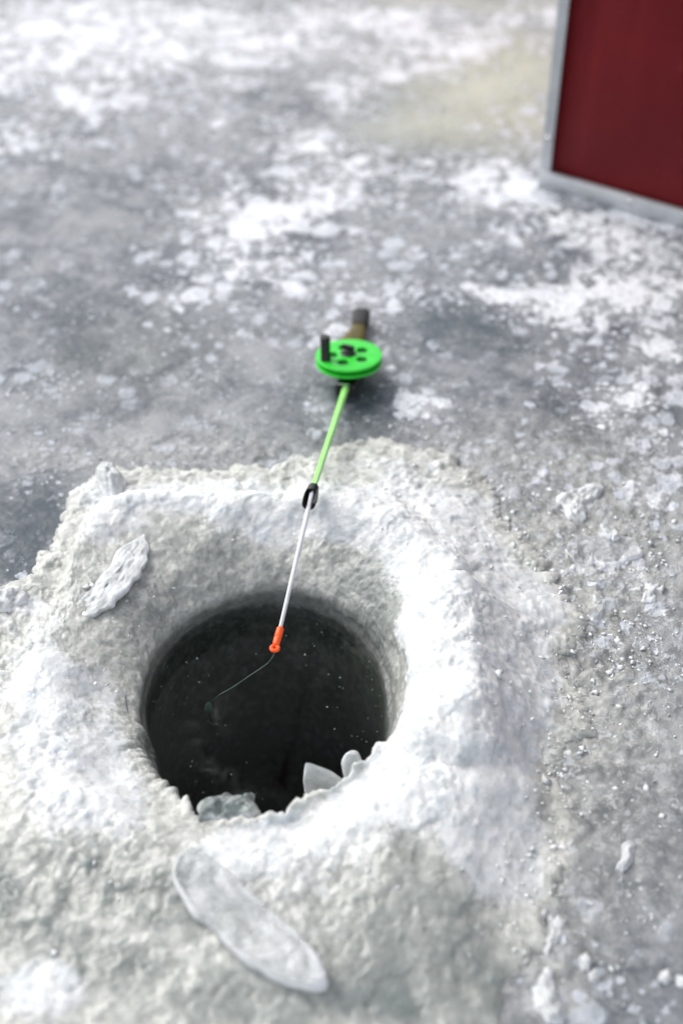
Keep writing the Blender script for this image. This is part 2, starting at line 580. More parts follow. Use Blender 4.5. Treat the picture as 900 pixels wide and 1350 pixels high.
for _ in range(60):
    ws = sstep(3.6, 4.3, Sg[1:-1]) * (1 - sstep(7.6, 8.2, Sg[1:-1])) * .5
    Rg[1:-1] += ws * ((Rg[:-2] + Rg[2:]) / 2 - Rg[1:-1])
    Zg[1:-1] += ws * ((Zg[:-2] + Zg[2:]) / 2 - Zg[1:-1])
X = HC.x + Rg * cT; Y = HC.y + Rg * sT; Z = Zg.copy()


def grid_normals(X, Y, Z):
    dX = np.roll(X, -1, 1) - np.roll(X, 1, 1); dY = np.roll(Y, -1, 1) - np.roll(Y, 1, 1); dZ = np.roll(Z, -1, 1) - np.roll(Z, 1, 1)
    eX, eY, eZ = np.gradient(X, axis=0), np.gradient(Y, axis=0), np.gradient(Z, axis=0)
    nx = eY * dZ - eZ * dY; ny = eZ * dX - eX * dZ; nz = eX * dY - eY * dX
    l = np.sqrt(nx ** 2 + ny ** 2 + nz ** 2) + 1e-12
    return nx / l, ny / l, nz / l


nx, ny, nz = grid_normals(X, Y, Z)
amp = (1 - 0.45 * near * sstep(5.2, 6.2, Sg)) * sstep(2.0, 4.4, Sg) * (1 - 0.65 * sstep(7.6, 8.6, Sg))
# painted distribution of white snow against wet grey slush; right flank whitened in place of fill light
WH = [(430, 705, 110, 35, .6), (330, 690, 80, 25, .4), (555, 770, 50, 50, .6), (400, 680, 140, 28, .85), (520, 700, 90, 45, .8), (230, 668, 110, 22, .75), (680, 880, 60, 110, .8), (670, 1060, 50, 90, .6), (600, 800, 90, 90, 1.0), (620, 900, 90, 100, 1.1), (560, 1010, 90, 70, 1.0),
      (450, 1090, 90, 60, .8), (340, 1130, 90, 40, .55), (660, 860, 60, 80, .5), (120, 1050, 85, 60, .95), (60, 960, 60, 70, .5), (150, 960, 40, 60, .4),
      (110, 900, 60, 40, .45), (20, 870, 60, 60, .4), (30, 805, 40, 15, .7), (140, 690, 40, 40, .5), (145, 645, 22, 22, .6), (620, 1110, 70, 60, .55), (660, 1175, 60, 45, .6),
      (560, 640, 60, 30, .45), (470, 625, 90, 18, .4), (620, 680, 40, 25, .35), (700, 800, 40, 40, .6), (400, 1230, 50, 60, .2), (60, 1290, 80, 50, .5), (240, 800, 20, 20, .35), (350, 745, 60, 20, -.35),
      (220, 750, 60, 40, -.3), (120, 750, 60, 50, .0), (520, 1130, 35, 25, -.3), (240, 1050, 40, 30, -.25), (440, 760, 60, 30, -.4), (505, 800, 20, 50, -.5), (150, 1200, 120, 50, -.45), (560, 1240, 80, 70, -.35), (210, 1270, 90, 60, -.6), (500, 1330, 120, 50, -.3), (340, 1230, 80, 60, .15), (700, 1290, 30, 60, .3), (20, 1330, 60, 40, .6), (100, 1310, 50, 40, .3), (640, 1140, 50, 50, .4)]
white = np.clip(blobs(X, Y, WH, 0.012), -0.5, 1.25)
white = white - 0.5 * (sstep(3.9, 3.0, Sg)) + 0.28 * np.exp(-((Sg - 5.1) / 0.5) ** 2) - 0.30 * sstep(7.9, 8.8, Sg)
# real relief
MO = blobs(X, Y, [(602, 885, 78, 82, 1.0), (590, 975, 85, 62, .75), (670, 900, 80, 100, .6)], .008)
Z = Z + 0.013 * sstep(0.33, 0.60, MO) * (1 - sstep(0.0, 0.05, Rg - r_c[None, :])) * sstep(2.6, 3.6, Sg)
nx, ny, nz = grid_normals(X, Y, Z)
lump = fbm(X, Y, Z, 26, 5, 3, 0.55)
lump2 = fbm(X, Y, Z, 75, 4, 17, 0.6, ridged=True)
fine = fbm(X, Y, Z, 240, 4, 41, 0.65)
crumb = np.maximum(0, fbm(X, Y, Z, 130, 3, 57, 0.6) - 0.12)
calm = sstep(-.25, .35, fbm(X, Y, Z, 16, 3, 77))
rough_w = (1.0 - 0.6 * np.clip(white, 0, 1)) * (0.35 + 0.9 * calm)
clod = sstep(.02, .16, fbm(X, Y, Z, 34, 4, 88, .6)) + .6 * sstep(.05, .18, fbm(X, Y, Z, 80, 3, 98, .6))
d = amp * sstep(4.2, 5.0, Sg) * (0.0015 * clod) + amp * (0.0050 * lump + (0.0006 + 0.0007 * rough_w) * lump2 + (0.0002 + 0.0004 * rough_w) * fine + 0.0020 * crumb * (.2 + rough_w))
wallm = sstep(1.0, 2.0, Sg) * (1 - sstep(3.0, 4.4, Sg))
d = d + wallm * (0.0004 * fine + 0.0007 * lump2 + 0.0012 * lump)
X += nx * d; Y += ny * d; Z += nz * d
outz = 0.012 * 0  # skirt stays put
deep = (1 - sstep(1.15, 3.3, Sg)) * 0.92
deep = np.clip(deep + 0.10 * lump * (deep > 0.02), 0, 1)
wet = np.clip(blobs(X, Y, [(560, 1260, 110, 70, .9), (190, 1250, 140, 80, 1.5), (480, 1340, 160, 40, .8), (40, 1180, 60, 50, 1.2), (660, 1300, 60, 60, .4), (740, 830, 80, 160, .3), (380, 760, 160, 60, .5), (230, 790, 70, 60, .5),
                           (500, 830, 30, 80, .6), (520, 1135, 30, 20, .7), (60, 1160, 60, 40, .7)], .01), 0, 1)
co = np.stack([X, Y, Z], -1).reshape(-1, 3)
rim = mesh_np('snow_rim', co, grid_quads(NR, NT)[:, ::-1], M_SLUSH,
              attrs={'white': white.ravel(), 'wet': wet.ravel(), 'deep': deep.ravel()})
tag(rim, 'ring of white snow and grey slush heaped around the drilled fishing hole', 'snow', kind='stuff')

# height lookup for everything that rests on the rim
HS = 0.002
gx = np.floor((X + 0.6) / HS).astype(int).ravel(); gy = np.floor(Y / HS).astype(int).ravel()
ok = (gx >= 0) & (gx < 600) & (gy >= 0) & (gy < 700)
HM = np.full((600, 700), -1.0)
np.maximum.at(HM, (gx[ok], gy[ok]), Z.ravel()[ok])
for _ in range(3):
    for ax in (0, 1):
        for s in (1, -1):
            HM = np.where(HM < -0.9, np.maximum(HM, np.roll(HM, s, ax)), HM)


def surf(x, y):
    ix, iy = int((x + 0.6) / HS), int(y / HS)
    z = HM[ix, iy] if 0 <= ix < 600 and 0 <= iy < 700 else -1
    inside = ((x - HC.x) / HRX) ** 2 + ((y - HC.y) / HRY) ** 2 < 1.0
    if inside:
        return max(z, ZW) if z > -0.9 else ZW
    return max(z, 0.0)


# ------------------------------------------------------------------ the frozen lake
NTL = 900
ratio = 1.0072
rad = [0.0]
r = 0.0
rl0 = 0.118
q = 1.0
while rl0 * q < 2.4:
    rad.append(rl0 * q); q *= ratio
q2 = rl0 * q
while q2 < 600:
    rad.append(q2); q2 *= 1.12
rad = rad[1:]
TL = np.linspace(-np.pi, np.pi, NTL, endpoint=False)
cL, sL = np.cos(TL), np.sin(TL)
rw2 = np.interp(TL, TH, r_w, period=2 * np.pi) + .008
rows = [(rw2, np.full(NTL, -0.42)), (rw2, np.full(NTL, -0.2)), (rw2, np.full(NTL, -0.03)), (rw2 + 0.004, np.full(NTL, -0.012))]
for rr in rad:
    rows.append((np.maximum(np.full(NTL, rr), rw2 + 0.006), np.zeros(NTL)))
RL = np.array([a for a, b in rows]); ZL = np.array([b for a, b in rows])
XL = HC.x + RL * cL; YL = HC.y + RL * sL
fade = (ZL > -0.001) * (1 - sstep(2.0, 2.4, RL))
snow_hazeL = [(250, 50, 380, 60, .45), (620, 30, 200, 30, .35), (860, 860, 60, 90, .25), (800, 760, 90, 60, .35), (650, 640, 80, 30, .3), (820, 640, 70, 30, .35), (730, 960, 40, 90, .25), (300, 600, 150, 20, .2), (120, 30, 200, 30, .5), (600, 60, 120, 14, .5), (330, 110, 60, 12, .3), (120, 140, 90, 16, .4), (100, 95, 120, 40, .9), (20, 70, 60, 40, .5), (40, 178, 60, 22, .8), (300, 60, 140, 22, .7), (470, 25, 120, 14, .7), (560, 92, 80, 22, .9), (440, 130, 60, 20, .8),  # snow patches; the widest far ones paint bright haze as extra snow
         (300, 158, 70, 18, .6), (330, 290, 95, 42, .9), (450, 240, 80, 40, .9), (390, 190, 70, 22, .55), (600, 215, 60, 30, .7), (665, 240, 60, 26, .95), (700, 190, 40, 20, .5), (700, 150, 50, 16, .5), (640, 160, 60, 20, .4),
         (250, 390, 80, 22, .55), (350, 350, 120, 30, .45), (800, 305, 110, 30, 1.0), (860, 370, 80, 40, .9), (740, 400, 80, 24, .8), (660, 385, 60, 18, .6), (840, 300, 80, 30, .5),
         (830, 520, 55, 22, 1.0), (785, 545, 40, 22, .9), (560, 545, 40, 22, 1.0), (530, 530, 20, 16, .6), (610, 570, 50, 10, .5), (880, 470, 40, 20, .7), (700, 15, 60, 14, .6), (180, 20, 160, 20, .6),
         (765, 665, 35, 16, .4), (855, 780, 40, 30, .5), (60, 1290, 90, 50, .9), (10, 1200, 30, 40, .5), (880, 620, 40, 60, .3), (700, 640, 50, 30, .3),
         (60, 330, 140, 60, -.55), (60, 480, 160, 60, -.4), (90, 700, 100, 60, -.35), (620, 430, 70, 26, -.9), (360, 130, 90, 14, -.7), (480, 540, 40, 40, -.9), (590, 475, 60, 30, -.7),
         (300, 520, 120, 60, -.3), (650, 500, 60, 40, -.5), (850, 1130, 90, 180, -.8), (230, 1260, 120, 60, -.9), (730, 330, 30, 20, -.3), (640, 120, 60, 20, -.3), (520, 170, 60, 20, -.2), (880, 960, 60, 70, -.3)]
snow_haze_a = np.clip(blobs(XL, YL, snow_hazeL, .02), -1, 1.1)
yel_refl = np.clip(blobs(XL, YL, [(640, 110, 110, 40, .75), (680, 60, 90, 30, .6), (640, 5, 180, 12, .6), (590, 170, 110, 30, .55), (700, 160, 60, 40, .4), (200, 470, 120, 60, .08)], .02), 0, .8)  # yellow-green reflection at far right, tinted into the ice colour
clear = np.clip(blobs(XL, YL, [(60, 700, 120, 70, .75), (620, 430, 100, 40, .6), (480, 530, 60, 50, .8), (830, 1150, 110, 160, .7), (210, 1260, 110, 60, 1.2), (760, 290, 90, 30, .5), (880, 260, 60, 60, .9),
                               (60, 400, 120, 100, .25), (200, 20, 400, 70, -.7), (550, 60, 300, 70, -.5), (800, 560, 200, 60, .15), (20, 1130, 40, 60, .8)], .01), -1, 1.5)  # negative blobs paint the bright far haze into the ice colour
blot = np.clip(blobs(XL, YL, [(620, 430, 170, 70, .42), (480, 420, 90, 60, .35), (820, 420, 120, 90, .40), (640, 300, 120, 50, .30), (300, 330, 200, 80, .22), (200, 400, 140, 80, .1), (300, 500, 200, 50, .12),
                              (820, 1280, 80, 90, .42), (850, 620, 70, 60, .3), (520, 560, 60, 30, .3), (250, 150, 250, 100, .12)], 0), 0, .6)
coarse = np.clip(blobs(XL, YL, [(780, 900, 110, 200, 1.1), (720, 720, 130, 90, 1.0), (860, 700, 80, 110, .7), (760, 600, 120, 50, .5), (620, 600, 90, 40, .5), (300, 600, 200, 30, .6), (720, 1100, 60, 120, .9),
                                (560, 1300, 140, 70, .7), (60, 610, 80, 30, .2), (150, 1200, 120, 60, .5), (330, 1300, 90, 50, .4), (730, 1270, 50, 60, .6)], .012), 0, 1.2)
relief = 0.0016 * fbm(XL, YL, XL * 0, 14, 5, 201, .55) + np.clip(coarse, 0, 1) * (0.0065 * np.maximum(0, fbm(XL, YL, XL * 0, 42, 5, 211, .62)) + 0.003 * fbm(XL, YL, XL * 0, 120, 3, 215, .6))
relief += np.clip(snow_haze_a, 0, 1) * 0.0018 * np.maximum(0, fbm(XL, YL, XL * 0, 40, 4, 221, .6))
ZL = ZL + relief * fade
ro_l = np.interp(TL, TH, r_o, period=2 * np.pi)[None, :]
ZL = ZL - 0.016 * sstep(0.0, 0.014, ro_l - 0.004 - RL) * (ZL > -0.005)
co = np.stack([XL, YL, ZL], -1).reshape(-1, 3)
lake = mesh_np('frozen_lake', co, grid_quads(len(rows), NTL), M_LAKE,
               attrs={'snow': snow_haze_a.ravel(), 'yellow_reflection': yel_refl.ravel(), 'clear': clear.ravel(), 'blot': blot.ravel(), 'coarse': coarse.ravel(), 'under': (ZL < -0.08).astype(float).ravel()})
tag(lake, kind='structure')

# water in the hole, and the lake bed far under it
def water_material():
    n = N('dark_water')
    film = n.math('MULTIPLY', n.range(n.noise(30, 7, .68, .8), .48, .72), n.range(n.noise(9, 3), .35, .6))
    ripple = n.noise(18, 3, 0.5)
    bb = n.bump(ripple, 0.002, 0.35)
    m = n.set(Base_Color=(0.78, 0.84, 0.80), Roughness=n.range(n.noise(40, 5, .6), .35, .65, .04, .16), IOR=1.13, Transmission_Weight=n.math('SUBTRACT', 1.0, n.math('MULTIPLY', film, 0.045)), Normal=bb)
    n.p.inputs['Specular IOR Level'].default_value = 0.05
    return m


NW = 128
a = np.linspace(0, 2 * np.pi, NW, endpoint=False)
wco = [(HC.x, HC.y, ZW)]
for f in (0.35, 0.7, 1.0):
    for t in a:
        rw_ = float(np.interp(t, TH, r_w, period=2 * np.pi)) + .004
        wco.append((HC.x + rw_ * f * math.cos(t), HC.y + rw_ * f * math.sin(t), ZW))
bm = bmesh.new()
vs = [bm.verts.new(c) for c in wco]
for j in range(NW):
    bm.faces.new((vs[0], vs[1 + j], vs[1 + (j + 1) % NW]))
    for k in range(2):
        o = 1 + k * NW
        bm.faces.new((vs[o + j], vs[o + NW + j], vs[o + NW + (j + 1) % NW], vs[o + (j + 1) % NW]))
water = bm_obj('lake_water', bm, water_material())
tag(water, kind='structure')
bm = bmesh.new()
bmesh.ops.create_grid(bm, x_segments=24, y_segments=24, size=3.0)
for v in bm.verts:
    v.co.z = random.uniform(-.04, .04)
bed = bm_obj('lake_bed', bm, plain_material('mud', (0.02, 0.022, 0.018), 0.8), matrix=Matrix.Translation((HC.x, HC.y, -1.6)))
tag(bed, kind='structure')

# thin slush skin and specks floating in the hole
def floe_specks():
    bm = bmesh.new()
    rnd = random.Random(5)
    for i in range(80):
        t = rnd.uniform(0, 2 * math.pi); q = rnd.random() ** 0.22
        x = HC.x + HRX * .985 * q * math.cos(t); y = HC.y + HRY * .985 * q * math.sin(t)
        s = rnd.choice([.0003, .0004, .0005, .0006]) * (1.6 if rnd.random() < .05 else 1)
        m = Matrix.Translation((x, y, ZW + s * .1)) @ Matrix.Rotation(rnd.uniform(0, 6), 4, 'Z') @ Matrix.Diagonal((s * rnd.uniform(.7, 1.8), s, s * .4, 1))
        bmesh.ops.create_icosphere(bm, subdivisions=1, radius=1.0, matrix=m)
    o = bm_obj('floating_slush', bm, crystal_material('slush_fleck', tint=(.20, .23, .21), trans=.5, rough=.3, dark=(.07, .09, .08)))
    tag(o, 'tiny grey specks of slush floating on the dark water in the hole', 'slush', kind='stuff')


floe_specks()

bub0 = None
for i, (px, py, s) in enumerate([(261, 833, 2.2), (256, 836, 1.4), (246, 873, 1.5), (260, 868, 1.7), (402, 863, 1.6), (431, 932, 1.3), (440, 822, 1.6), (447, 827, 1.4), (430, 818, 1.2),
                                 (355, 803, 1.3), (300, 812, 1.3), (478, 850, 1.4), (487, 872, 1.2), (377, 838, 1.0), (213, 905, 1.3)]):
    p = W(px, py, ZW)
    if bub0 is None:
        bm = bmesh.new()
        bmesh.ops.create_icosphere(bm, subdivisions=3, radius=0.001)
        for v in bm.verts:
            v.co.z = v.co.z * .75
        bub0 = bm_obj('air_bubble', bm, crystal_material('bubble_film', tint=(.55, .6, .58), trans=.8, rough=.08, dark=(.4, .45, .43)))
        b = bub0
    else:
        b = bub0.copy(); COL.objects.link(b)
    b.location = (p.x, p.y, ZW); b.scale = (s * .55, s * .55, s * .55)
    lab = ('tiny air bubble on the water left of the orange rod tip' if px < 365 else
           'tiny air bubble at the back edge of the water right of the rod' if py < 830 else 'tiny air bubble on open dark water right of the orange tip')
    tag(b, lab, 'bubble', 'bubbles left of the tip' if px < 365 else 'bubbles at the back edge' if py < 830 else 'bubbles right of the tip')


# ------------------------------------------------------------------ ice lumps and slabs
def resample(pts, n):
    pts = [Vector(p) for p in pts]
    P = pts + [pts[0]]
    L = [0]
    for i in range(len(pts)):
        L.append(L[-1] + (P[i + 1] - P[i]).length)
    out = []
    for k in range(n):
        s = L[-1] * k / n
        i = max(j for j in range(len(L)) if L[j] <= s + 1e-12); i = min(i, len(pts) - 1)
        t = (s - L[i]) / max(1e-9, L[i + 1] - L[i])
        out.append(P[i].lerp(P[i + 1], t))
    # soften the corners a little
    return [(out[i - 1] + out[i] * 2 + out[(i + 1) % n]) / 4 for i in range(n)]


def slab(name, outline, label, mat, h=0.008, base=None, lift=0.0, n=96, rings=22, power=2.4, jag=0.0015, rough=0.001, tilt=(0, 0), cat='ice chunk', seed=1, edge=0.0, axis=True, soft=2):
    """irregular lump with its own outline (photo points laid on the local surface) and thickness"""
    zc = lift
    cpx = sum(p[0] for p in outline) / len(outline); cpy = sum(p[1] for p in outline) / len(outline)
    zb = 0.0
    for _ in range(4):
        c = W(cpx, cpy, zb)
        zb = surf(c.x, c.y) + lift if base is None else base
    pts = resample([W(p[0], p[1], zb) for p in outline], n)
    cen = sum(pts, Vector()) / n
    # medial segment so that long pieces keep a long ridge
    import numpy as _n
    A = _n.array([[p.x - cen.x, p.y - cen.y] for p in pts])
    w, v = _n.linalg.eigh(A.T @ A)
    ax = Vector((v[0, 1], v[1, 1], 0)); L1, L2 = math.sqrt(w[1] / n) * 1.41, math.sqrt(w[0] / n) * 1.41
    half = max(0.0, (L1 - L2)) if axis else 0.0
    cx = _n.array([p.x for p in pts]); cy = _n.array([p.y for p in pts])
    tt = _n.clip((cx - cen.x) * ax.x + (cy - cen.y) * ax.y, -half, half)
    mx = cen.x + ax.x * tt; my = cen.y + ax.y * tt
    ang = _n.arange(n) / n * 2 * _n.pi
    jr = 1 + min(.45, 1.6 * jag / max(L2, 1e-4)) * fbm(cx * 1.0, cy * 1.0, cx * 0, 150, 5, seed, .7)
    V = []
    for k in range(rings + 1):
        s = k / rings
        px_ = mx + (cx - mx) * s * jr; py_ = my + (cy - my) * s * jr
        dome = (1 - s ** power) ** (1 / power)
        nz_ = fbm(px_, py_, px_ * 0, 60, 4, seed + 5, .55) * rough * 2 + fbm(px_, py_, px_ * 0, 220, 3, seed + 9, .6) * rough
        fac = _n.abs(fbm(px_, py_, px_ * 0, 95, 3, seed + 21, .6)) * min(h, .006) * .9
        z = zb + h * dome - fac * dome + nz_ * (0.3 + dome) + edge * h * _n.exp(-((s - .86) / .1) ** 2)
        z = z + tilt[0] * (px_ - cen.x) + tilt[1] * (py_ - cen.y)
        V.append(_n.stack([px_, py_, z], -1))
    for s in (1.0, .85, .4):
        px_ = mx + (cx - mx) * s * jr; py_ = my + (cy - my) * s * jr
        z = zb + tilt[0] * (px_ - cen.x) + tilt[1] * (py_ - cen.y) - 0.004 * (1.2 - s) - .0008
        V.append(_n.stack([px_, py_, z], -1))
    V = _n.array(V)
    loc = (cen.x, cen.y, zb)
    co = V.reshape(-1, 3) - _n.array(loc)
    nr = len(V)
    ss = _n.concatenate([_n.arange(rings + 1) / rings, [1.0, .85, .4]])
    o = mesh_np(name, co, grid_quads(nr, n), mat, attrs={'edge': _n.repeat(_n.exp(-((ss - .95) / .07) ** 2), n)})
    me = o.data
    # close top slit and bottom
    bm = bmesh.new(); bm.from_mesh(me)
    bmesh.ops.remove_doubles(bm, verts=bm.verts[:], dist=1e-5)
    be = [e for e in bm.edges if e.is_boundary]
    if be: bmesh.ops.holes_fill(bm, edges=be, sides=0)
    for _ in range(soft):
        bmesh.ops.smooth_vert(bm, verts=bm.verts[:], factor=0.5, use_axis_x=True, use_axis_y=True, use_axis_z=True)
    bmesh.ops.recalc_face_normals(bm, faces=bm.faces[:])
    bm.to_mesh(me); bm.free()
    me.polygons.foreach_set('use_smooth', [True] * len(me.polygons))
    o.location = loc
    tag(o, label, cat)
    return o


slab('ice_slab', [(245, 1120), (265, 1124), (283, 1138), (305, 1156), (327, 1178), (345, 1193), (363, 1209), (390, 1232), (416, 1257), (430, 1280), (437, 1302), (430, 1309), (405, 1308), (381, 1304), (352, 1290), (328, 1275), (310, 1262), (296, 1249), (284, 1232), (270, 1220), (254, 1214), (241, 1191), (230, 1172), (223, 1155), (230, 1132)],
     'long clear slab of ice lying on slush in front of the hole', M_CLEAR, h=.009, lift=.0005, rough=.0006, power=3.5, edge=.25, tilt=(.02, .04), cat='ice slab', seed=3, soft=4)
slab('ice_slab', [(190, 708), (198, 720), (194, 742), (184, 762), (166, 784), (146, 802), (120, 812), (98, 806), (102, 788), (118, 772), (138, 756), (148, 738), (160, 724), (176, 716)],
     'flat frosted slab of ice tilted on the slush left of the hole', M_FROST, h=.004, lift=-.0008, rough=.0012, jag=.0025, power=3, edge=.0, tilt=(.10, .0), soft=1, cat='ice slab', seed=13)
slab('snow_lump', [(127, 622), (138, 615), (151, 617), (158, 630), (167, 640), (165, 655), (150, 662), (136, 655), (128, 640)],
     'upright white snow lump at the far left edge of the slush ring', M_FROST, h=.017, rough=.0016, power=2.2, lift=-.004, seed=23, cat='snow lump', axis=False)
slab('ice_chunk', [(262, 1062), (275, 1052), (292, 1050), (302, 1043), (318, 1050), (326, 1052), (334, 1046), (340, 1062), (343, 1078), (330, 1088), (290, 1092), (264, 1084)],
     'crumpled wet grey ice chunk at the front edge of the dark hole', M_WETICE, h=.012, base=.004, rough=.0035, jag=.004, power=2.0, tilt=(.05, -.35), seed=33)
slab('ice_chunk', [(735, 652), (757, 648), (777, 640), (793, 637), (796, 648), (785, 660), (768, 668), (772, 684), (764, 692), (748, 690), (742, 674), (732, 664)],
     'jagged white ice chunk on grey slush right of the ring behind the rest', M_FROST, h=.006, rough=.0016, jag=.003, power=3, lift=-.001, seed=43)
slab('ice_chunk', [(738, 730), (752, 706), (782, 712), (812, 705), (842, 718), (850, 736), (822, 748), (800, 752), (792, 765), (770, 768), (755, 752)],
     'broad flat translucent ice plate frozen into slush right of the ring', M_CLEAR, h=.0055, rough=.0012, jag=.002, power=5, edge=.25, lift=-.002, seed=53)
slab('ice_chunk', [(790, 693), (798, 692), (812, 702), (817, 710), (808, 714), (796, 706)],
     'small white ice sliver on top of the flat translucent plate', M_FROST, h=.006, rough=.001, power=2.5, lift=.003, seed=63)
slab('ice_chunk', [(848, 780), (862, 776), (876, 774), (872, 788), (860, 797), (846, 792)],
     'small bright white ice chunk on dark ice near the right edge', M_FROST, h=.005, rough=.0014, jag=.002, power=2.5, seed=73)
slab('ice_chunk', [(704, 1284), (716, 1278), (728, 1284), (733, 1300), (738, 1322), (752, 1340), (742, 1354), (722, 1350), (706, 1330), (700, 1306)],
     'rounded yellowish white ice lump at the bottom edge of the ring', M_FROST, h=.006, rough=.0018, jag=.004, lift=-.001, power=2.2, seed=83)
slab('ice_chunk', [(722, 1218), (735, 1208), (748, 1214), (746, 1230), (736, 1244), (722, 1262), (712, 1258), (716, 1242), (724, 1234)],
     'curved pale ice lump just above the rounded yellowish white lump', M_FROST, h=.005, rough=.0016, jag=.004, lift=-.001, power=2.2, seed=93)
slab('ice_chunk', [(762, 1262), (772, 1256), (780, 1268), (776, 1282), (766, 1282)],
     'small oval bluish ice pebble beside the rounded yellowish white lump', M_FROST, h=.005, rough=.0006, power=2.2, seed=103)
slab('ice_chunk', [(774, 1284), (784, 1278), (790, 1288), (784, 1298), (776, 1296)],
     'smaller round white ice pebble touching the oval bluish pebble', M_FROST, h=.004, rough=.0005, power=2.2, seed=113)
slab('ice_chunk', [(816, 1116), (826, 1110), (838, 1116), (836, 1122), (832, 1138), (820, 1150), (812, 1144), (818, 1130)],
     'small lumpy white ice piece alone on the dark ice at lower right', M_FROST, h=.005, rough=.001, power=2.2, seed=123)
slab('ice_chunk', [(868, 1282), (882, 1278), (886, 1290), (878, 1298), (867, 1294)],
     'small white snow pebble on grey ice near the lower right corner', M_FROST, h=.004, rough=.0007, power=2.2, seed=133)
slab('ice_chunk', [(888, 1286), (894, 1284), (905, 1294), (903, 1304), (892, 1302)],
     'bright white pebble cut by the right border near the lower corner', M_FROST, h=.004, rough=.0006, power=2.2, seed=143)
slab('ice_chunk', [(-30, 790), (0, 783), (22, 781), (42, 786), (36, 798), (14, 810), (-12, 812), (-34, 805)],
     'smooth white lump of snow at the left border beside the slush ring', M_FROST, h=.010, rough=.0012, power=2.4, lift=-.003, seed=153)


def plate(name, outline, Y0, label, mat, th=.004, lean=0.0, cat='ice flake', bulge=.0015):
    """thin upright flake: an outline standing at distance Y0, with real thickness"""
    pts = [WY(px, py, Y0) for px, py in outline]
    n = 48
    pts = resample(pts, n)
    cen = sum(pts, Vector()) / n
    zb = min(p.z for p in pts)
    bm = bmesh.new()
    loops = []
    prof_ = [(0.0, -1.25), (.45, -1.2), (.8, -1.0), (.95, -.6), (1.0, 0), (.95, .6), (.8, 1.0), (.45, 1.2), (0.0, 1.25)]
    for s, tz in prof_:
        L = []
        for p in pts:
            q = cen + (p - cen) * s
            wob = float(vnoise(np.array([q.x * 130]), np.array([q.z * 130]), np.array([tz]), 5)[0]) * .0012
            y = Y0 + tz * th / 2 + wob + (q.z - zb) * lean
            L.append(bm.verts.new((q.x, y, q.z)))
        loops.append(L)
    for a_, b_ in zip(loops[:-1], loops[1:]):
        for i in range(n):
            bm.faces.new((a_[i], a_[(i + 1) % n], b_[(i + 1) % n], b_[i]))
    bmesh.ops.remove_doubles(bm, verts=bm.verts[:], dist=1e-5)
    lay = bm.verts.layers.float.new('edge')
    x0 = min(p.x for p in pts)
    for v in bm.verts:
        v[lay] = math.exp(-((v.co.x - x0) / .0028) ** 2)
    loc = Vector((cen.x, Y0, zb))
    o = bm_obj(name, bm, mat, matrix=Matrix.Translation(-loc))
    o.location = loc
    return tag(o, label, cat)


plate('ice_flake', [(402, 1019), (412, 1021), (430, 1027), (452, 1036), (462, 1060), (440, 1085), (412, 1080), (403, 1058), (399, 1040)], .535,
      'thin glassy pointed ice flake standing on the front edge of the hole', M_FLAKE, th=.0028, lean=.15)
plate('ice_flake', [(455, 1000), (463, 996), (472, 997), (478, 1010), (480, 1035), (462, 1036), (452, 1022), (449, 1008)], .548,
      'rounded milky ice flake on the hole edge right of the pointed flake', M_FLAKE, th=.006, lean=.1)
plate('ice_flake', [(528, 826), (536, 812), (552, 806), (572, 812), (578, 830), (560, 856), (540, 858), (530, 842)], .668,
      'smooth rounded snow lip overhanging the right wall of the hole', M_FROST, th=.016, lean=-.25, cat='snow lip')


